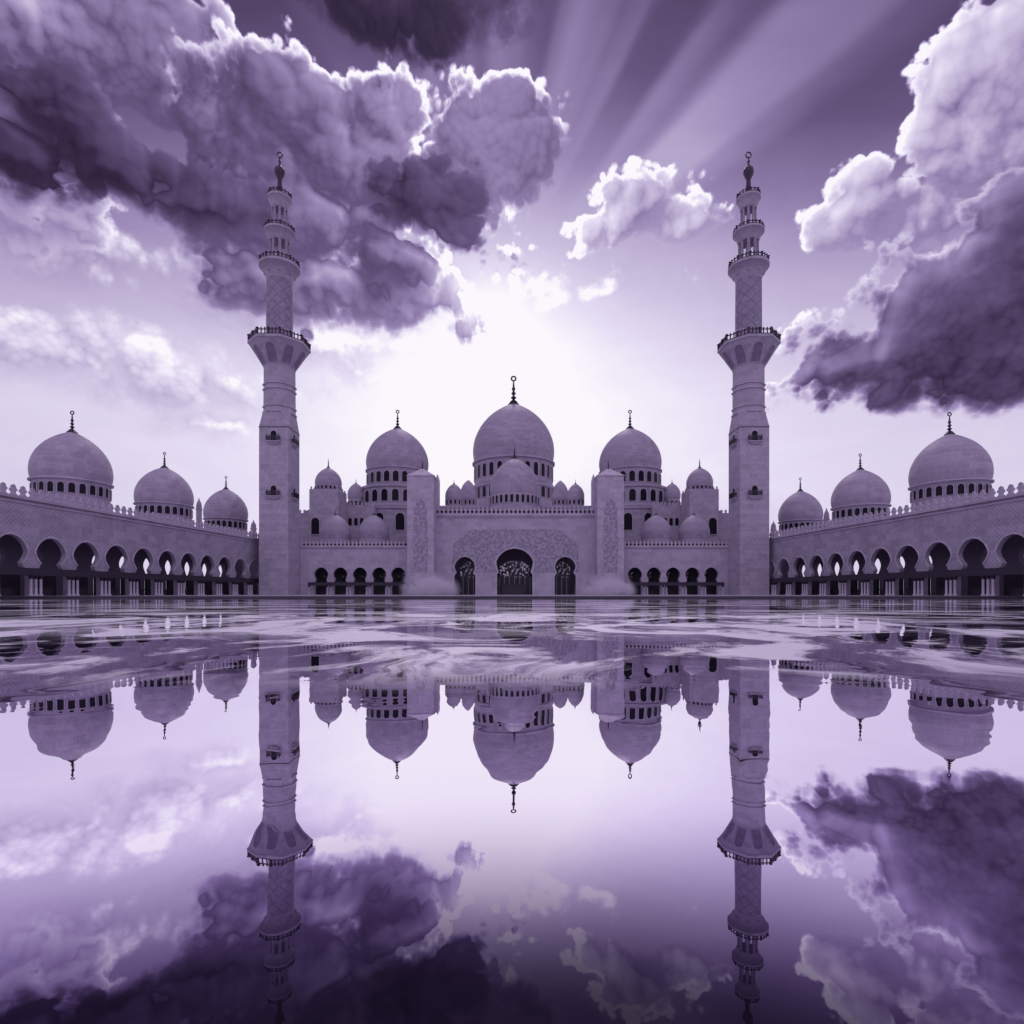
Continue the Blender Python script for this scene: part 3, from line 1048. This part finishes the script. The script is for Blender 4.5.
# raised surrounds of the arches
for c, hf, g in ((464.8, small, 0.28), (514.7, big, 0.45), (565.3, small, 0.28)):
    outer = [(x + g * (1 if i < len(hf) - 6 else max(0.0, (len(hf) - 1 - i) / 5.0)), z + (g if i == len(hf) - 1 else g * 0.6 * max(0, (i - len(hf) + 8) / 8))) for i, (x, z) in enumerate(hf)]
    mb = MB()
    for s in (-1, 1):
        n = len(hf)
        vs = [(s * x, -0.12, z) for x, z in hf] + [(s * x, -0.12, z) for x, z in outer] + [(s * x, -0.003, z) for x, z in hf] + [(s * x, -0.003, z) for x, z in outer]
        fs = []
        for i in range(n - 1):
            fs += [(i, i + 1, n + i + 1, n + i), (n + i, n + i + 1, 3 * n + i + 1, 3 * n + i), (i, 2 * n + i, 2 * n + i + 1, i + 1)]
        mb.add(vs, fs)
    build('arch_surround', mb, M_column, gate, loc=(rel(c), 0, 0))
# carved floral field over the three arches
def carved_field():
    zb, L = 4.72, rel(578.5)
    pts = [(-L, zb)]
    for c, hf, g in ((rel(464.8), small, 0.35), (rel(514.7), big, 0.55), (rel(565.3), small, 0.35)):
        up = [(x + g, z) for x, z in hf if z > zb + 0.01]
        up[-1] = (0.0, up[-1][1] + g * 1.1)
        up = [(up[0][0], zb)] + up
        pts += arch_outline(up, c)
    pts += [(L, zb)]
    n = 44
    for i in range(n + 1):
        u = 1 - 2 * i / n
        zt = 13.6 - 4.0 * max(0, abs(u) - 0.66) ** 1.5 * 4.2 + 0.22 * abs(math.sin(u * PI * 3.5))
        pts.append((u * L * 0.995, zt))
    return pts


mb = MB(); mb.prism(carved_field(), -0.05, -0.003)
build('carved_panel', mb, M_relief, gate)
mb = MB(); mb.box(-w, w, -0.45, 1.2, H + 0.003, H + 0.5); mb.box(-w, w, -0.2, -0.003, H - 0.35, H)
build('cornice', mb, M_trim, gate)
for i in range(38):
    link('merlon', ME_MER_GATE, gate, (-w + 0.45 + (2 * w - 0.9) * i / 37, 0.2, H + 0.498))
mb = MB(); mb.box(-w, w, 0.95, 1.15, H + 0.503, H + 1.35)
build('parapet', mb, M_dark, gate)
mb = MB(); mb.box(-w, w, 1.21, 30, H - 0.3, H - 0.02)
build('roof', mb, M_wall, gate)
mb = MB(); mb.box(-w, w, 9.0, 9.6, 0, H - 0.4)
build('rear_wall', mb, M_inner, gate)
for c, s, zt in ((464.8, 1.9, 7.2), (514.7, 3.5, 7.4), (565.3, 1.9, 7.2)):
    mb = MB()
    pts = keyhole(s, zt * 0.5, s * 0.85, zt * 0.55, s, zt * 0.75, zt)
    mb.prism(arch_outline(pts), -0.12, -0.003)
    build('lattice_screen', mb, M_screen, gate, loc=(rel(c) + (c - 514.7) * -0.010, 3.2, 0))
mb = MB(); mb.box(-2.4, 2.4, 1.9, 2.5, 0, 2.0); mb.box(-2.6, 2.6, 1.8, 2.6, 2.002, 2.2)
build('reception_desk', mb, M_dark, gate, loc=(rel(513), 0, 0))
for x_ in (-3.0, -1.2, 1.2, 3.0):
    link('column', ME_COL, gate, (rel(514.7) + x_, 7.5, 0), sc=None)

# pylons either side of the gate
for p0, p1, lab in ((407, 433.8, 'slim square marble pylon flanking the gate on its left side'), (597.3, 624, 'slim square marble pylon flanking the gate on its right side')):
    d = 114.0
    xa, xb = X(p0, d), X(p1, d)
    a = (xb - xa) / 2
    t = thing('pylon', lab, 'tower', ((xa + xb) / 2, d + a, G0), 0, 'pylons flanking the gate')
    zt = Z(476, d) - G0
    mb = MB(); mb.box(-a, a, -a, a, 0, zt)
    build('shaft', mb, M_wall, t)
    mb = MB(); mb.box(-a - 0.1, a + 0.1, -a - 0.1, a + 0.1, zt + 0.003, zt + 0.22)
    mb.add([(-a, -a, zt + 0.222), (a, -a, zt + 0.222), (a, a, zt + 0.222), (-a, a, zt + 0.222), (0, 0, zt + 2.2)], [(0, 1, 4), (1, 2, 4), (2, 3, 4), (3, 0, 4), (3, 2, 1, 0)])
    build('pyramid_cap', mb, M_wall, t)
    link('finial', finial_mesh(2.0, False), t, (0, 0, zt + 2.0))
    hf = [(1.45, 4.6), (1.5, 8.0), (1.45, 14.0), (1.25, 17.5), (0.8, 18.8), (0, 19.6)]
    mb = MB(); mb.prism(arch_outline([(1.35, 4.6)] + hf[1:]), -0.05, -0.003)
    build('carved_panel', mb, M_relief, t, loc=(0, -a, 0))

# bullet-shaped turrets behind the pylons
for p, lab in ((437.5, 'thin bullet-shaped turret rising just right of the left pylon'), (593.5, 'thin bullet-shaped turret rising just left of the right pylon')):
    d = 124.0
    t = thing('turret', lab, 'turret', (X(p, d), d, H + G0 - 0.02))
    u = d / F
    zb = H + G0 - 0.02
    zz = lambda y: Z(y, d) - zb
    mb = MB(); mb.lathe([(2.4 * u, 0), (2.4 * u, zz(487)), (2.5 * u, zz(485)), (2.3 * u, zz(481)), (1.6 * u, zz(478)), (0.7 * u, zz(475.5)), (0.05 * u, zz(474))], 20)
    build('body', mb, M_wall, t, True)
    mb = MB(); mb.lathe([(2.8 * u, zz(512)), (2.8 * u, zz(509))], 20)
    build('collar', mb, M_trim, t, True)

# ------------------------------------------------------------------ prayer hall behind
d = 150.0
t = thing('prayer_hall', 'plain marble prayer hall roof block behind the gate parapet', 'building', (X(514, d), d, G0))
mb = MB(); wv = 76 * d / F; mb.box(-wv, wv, 0, 62, 0, 23.2)
build('hall_body', mb, M_tower, t)
mb = MB(); mb.box(-wv - 0.3, wv + 0.3, -0.3, 62.3, 23.203, 23.7)
build('cornice', mb, M_trim, t)

# main dome
d = 190.0
dome_thing('largest central dome with tall crescent finial behind the gate', 513.6, d, 13.75, Z(464, d), Z(403.5, d) - Z(464, d),
           [(0.965, Z(487, d), 28, 1.65, 4.2, Z(482, d)), (0.97, 23.7, 28, 1.75, 3.6, Z(501.5, d))], Z(378, d) - Z(404, d), 'prayer hall domes')
# front dome over the gate
d = 140.0
dome_thing('medium dome low in front of the largest central dome, above the gate', 514.5, d, 6.15, Z(497, d), Z(458, d) - Z(497, d),
           [(1.03, H, 30, 0.72, 1.9, Z(506, d))], Z(446, d) - Z(458, d), 'prayer hall domes', ring=False)
# tall side domes
for px, nm in ((397.6, 'left'), (630, 'right')):
    d = 150.0
    dome_thing(f'tall dome on two window tiers behind the {nm} gate pylon', px, d, 8.2, Z(472, d), Z(428, d) - Z(472, d),
               [(0.97, Z(490, d), 22, 1.45, 2.7, Z(487, d)), (1.16, Z(511, d), 22, 1.65, 3.0, Z(506.5, d)), (1.2, G0, 12, 2.2, 4.3, Z(534, d))],
               Z(411, d) - Z(428, d), 'prayer hall domes')
# turret domes on square towers
for px, nm in ((328.4, 'left'), (699.6, 'right')):
    d = 135.0
    t = dome_thing(f'small dome topping a square tower beside the {nm} minaret', px, d, 3.1, Z(487, d), Z(467.5, d) - Z(487, d),
                   [(0.98, Z(491.5, d), 20, 0.5, 0.75, Z(490.6, d))], Z(458.5, d) - Z(467.5, d), 'domes on square towers', base=(3.45, 3.2, 0), ring=False, seg=36)
    me = window_mesh(1.9, 3.9, 0.2)
    for an, xx in ((0, -2.0 if nm == 'left' else 2.0),):
        link('window', me, t, (xx, -3.21, Z(534, 131) - G0))
    me = merlon_mesh(0.6, 0.7)
    for k in range(4):
        for q in range(2):
            link('merlon', me, t, ((3.1 if q else -3.1), -2.85 + 1.9 * k, Z(491.5, d) - G0), PI / 2)
# small domes between
for px, nm in ((356, 'left'), (672, 'right')):
    d = 145.0
    dome_thing(f'tiny onion dome tucked between the {nm} square tower and tall dome', px, d, 2.15, Z(498, d), Z(483, d) - Z(498, d),
               [(0.92, 20.5, 12, 0.6, 1.3, Z(507, d))], Z(478.5, d) - Z(483, d), 'tiny domes beside the tall domes', ring=False, seg=32)
    dd = 139.0
    t = thing('stair_block', f'stepped marble roof block with three small windows beneath the tiny {nm} dome', 'building', (X(356 if nm == 'left' else 671, dd), dd, G0), 0, 'stepped roof blocks')
    zt = Z(505, dd) - G0
    mb = MB(); mb.box(-4.6, 4.6, 0, 12, 0, zt); build('block', mb, M_tower, t)
    me = window_mesh(0.9, 1.9, 0.1)
    for k in range(3):
        link('window', me, t, ((k - 1) * 1.45, -0.003, Z(525.5, dd) - G0))
    me = merlon_mesh(0.6, 0.8)
    for k in range(10):
        link('merlon', me, t, (-4.2 + k * 0.93, 0.3, zt))
# far step by the minaret
for px, nm in ((308, 'left'), (718, 'right')):
    dd = 137.0
    t = thing('stair_block', f'low stepped roof block between the {nm} minaret and square tower', 'building', (X(px, dd), dd, G0), 0, 'stepped roof blocks')
    zt = Z(513, dd) - G0
    mb = MB(); mb.box(-3.4, 3.4, 0, 8, 0, zt); mb.box(-1.2, 1.2, 0.5, 4, zt + 0.002, zt + 0.7); build('block', mb, M_tower, t)
    me = merlon_mesh(0.6, 0.9)
    for k in range(7):
        link('merlon', me, t, (-3.0 + k * 1.0, 0.3, zt))
# low domes on the arcade roof
for px, lab in ((335.5, 'low pale dome on the left arcade roof, nearer the left minaret'), (373.8, 'low pale dome on the left arcade roof, nearer the left pylon'),
                (656, 'low pale dome on the right arcade roof, nearer the right pylon'), (694, 'low pale dome on the right arcade roof, nearer the right minaret')):
    d = 128.0
    dome_thing(lab, px, d, 3.45, Z(537.5, d), Z(514.5, d) - Z(537.5, d), [(0.98, Z(547, 118.0) - 0.05, 0, 0, 0, 0)], 0.9, 'low domes on the front arcades', ring=False, seg=36)
# small domes beside the main drum
for i, (px, ap, d, lab) in enumerate(((454, 483.5, 158, 'outer small dome on the hall roof left of the largest dome'), (468.3, 480, 168, 'inner small dome on the hall roof left of the largest dome'),
                        (560.3, 480.5, 168, 'inner small dome on the hall roof right of the largest dome'), (575.5, 483.5, 158, 'outer small dome on the hall roof right of the largest dome'))):
    dome_thing(lab, px, d, 2.5, Z(500, d), Z(ap, d) - Z(500, d), [(0.93, 23.7, 12, 0.6, 1.1, Z(505, d))], (1.2 if d == 158 else 0), 'small domes on the hall roof', ring=False, seg=32)
# roof kiosks on the wings
for px, d, ty, lab in ((199, 118, 498, 'small domed kiosk on the left wing roof between two domes'), (253.5, 150, 520, 'small domed kiosk on the left wing roof beside the minaret'),
                       (826.5, 118, 508, 'small domed kiosk on the right wing roof between two domes'), (773.5, 150, 521, 'small domed kiosk on the right wing roof beside the minaret')):
    t = thing('roof_kiosk', lab, 'kiosk', (X(px, d), d, 11.05), 0, 'kiosks on the wing roofs')
    zt = Z(ty, d) - 11.05
    u = d / F
    mb = MB(); mb.lathe([(2.6 * u, 0), (2.6 * u, zt - 2.6), (3.1 * u, zt - 2.5), (3.1 * u, zt - 2.2)], 8, rot=PI / 8)
    build('body', mb, M_tower, t)
    mb = MB(); mb.lathe([(2.4 * u, zt - 2.2), (2.6 * u, zt - 1.7), (2.0 * u, zt - 1.0), (0.8 * u, zt - 0.5), (0.25 * u, zt)], 20)
    build('roof', mb, M_dome, t, True)

# ------------------------------------------------------------------ mist rising at the feet of the pylons
def mist_mat():
    m = bpy.data.materials.new('pale_mist')
    m.use_nodes = True
    m.node_tree.nodes.clear()
    T = NT(m.node_tree)
    out = T.n('ShaderNodeOutputMaterial')
    co = T.n('ShaderNodeTexCoord').outputs['Object']
    ge = T.n('ShaderNodeTexCoord').outputs['Generated']
    c = T.v('MULTIPLY', T.v('SUBTRACT', ge, (0.5, 0.5, 0.1)), (2.0, 2.0, 1.15))
    fall = T.mr(T.v('LENGTH', c), 1.0, 0.15)
    n = T.noise(T.v('MULTIPLY', co, (1.0, 0.5, 0.8)), 2.3, 6, 0.62, 0.6)
    dn = T.m('MULTIPLY', T.m('MULTIPLY', T.m('MULTIPLY', fall, T.mr(T.m('ADD', n, T.m('MULTIPLY', fall, 0.16)), 0.47, 0.62)), 4.0), T.mr(T.sep(ge)[2], 1.0, 0.2))
    pv = T.n('ShaderNodeVolumePrincipled')
    pv.inputs['Color'].default_value = (0.97, 0.95, 0.995, 1)
    pv.inputs['Anisotropy'].default_value = 0.35
    T.put(pv.inputs['Density'], dn)
    m.node_tree.links.new(pv.outputs[0], out.inputs['Volume'])
    return m


M_mist = mist_mat()
for px, wpx, hpx, lab in ((430, 34, 30, 'mist'), (606, 34, 27, 'mist')):
    d = 109.0
    u = d / F
    mb = MB()
    mb.lathe([(0.9, 0), (1.0, 0.12), (0.97, 0.4), (0.8, 0.7), (0.5, 0.92), (0.1, 1.0)], 24)
    me = mb.mesh('mist', [M_mist], True)
    o = link('mist', me, None, (X(px, d), d, G0 + 0.01), 0, (wpx * u, 3.6, hpx * u))
    tag(o, 'pale mist drifting up from the pool edge at the %s pylon' % ('left' if px < 512 else 'right'), 'mist', 'mist at the pylons', 'stuff')
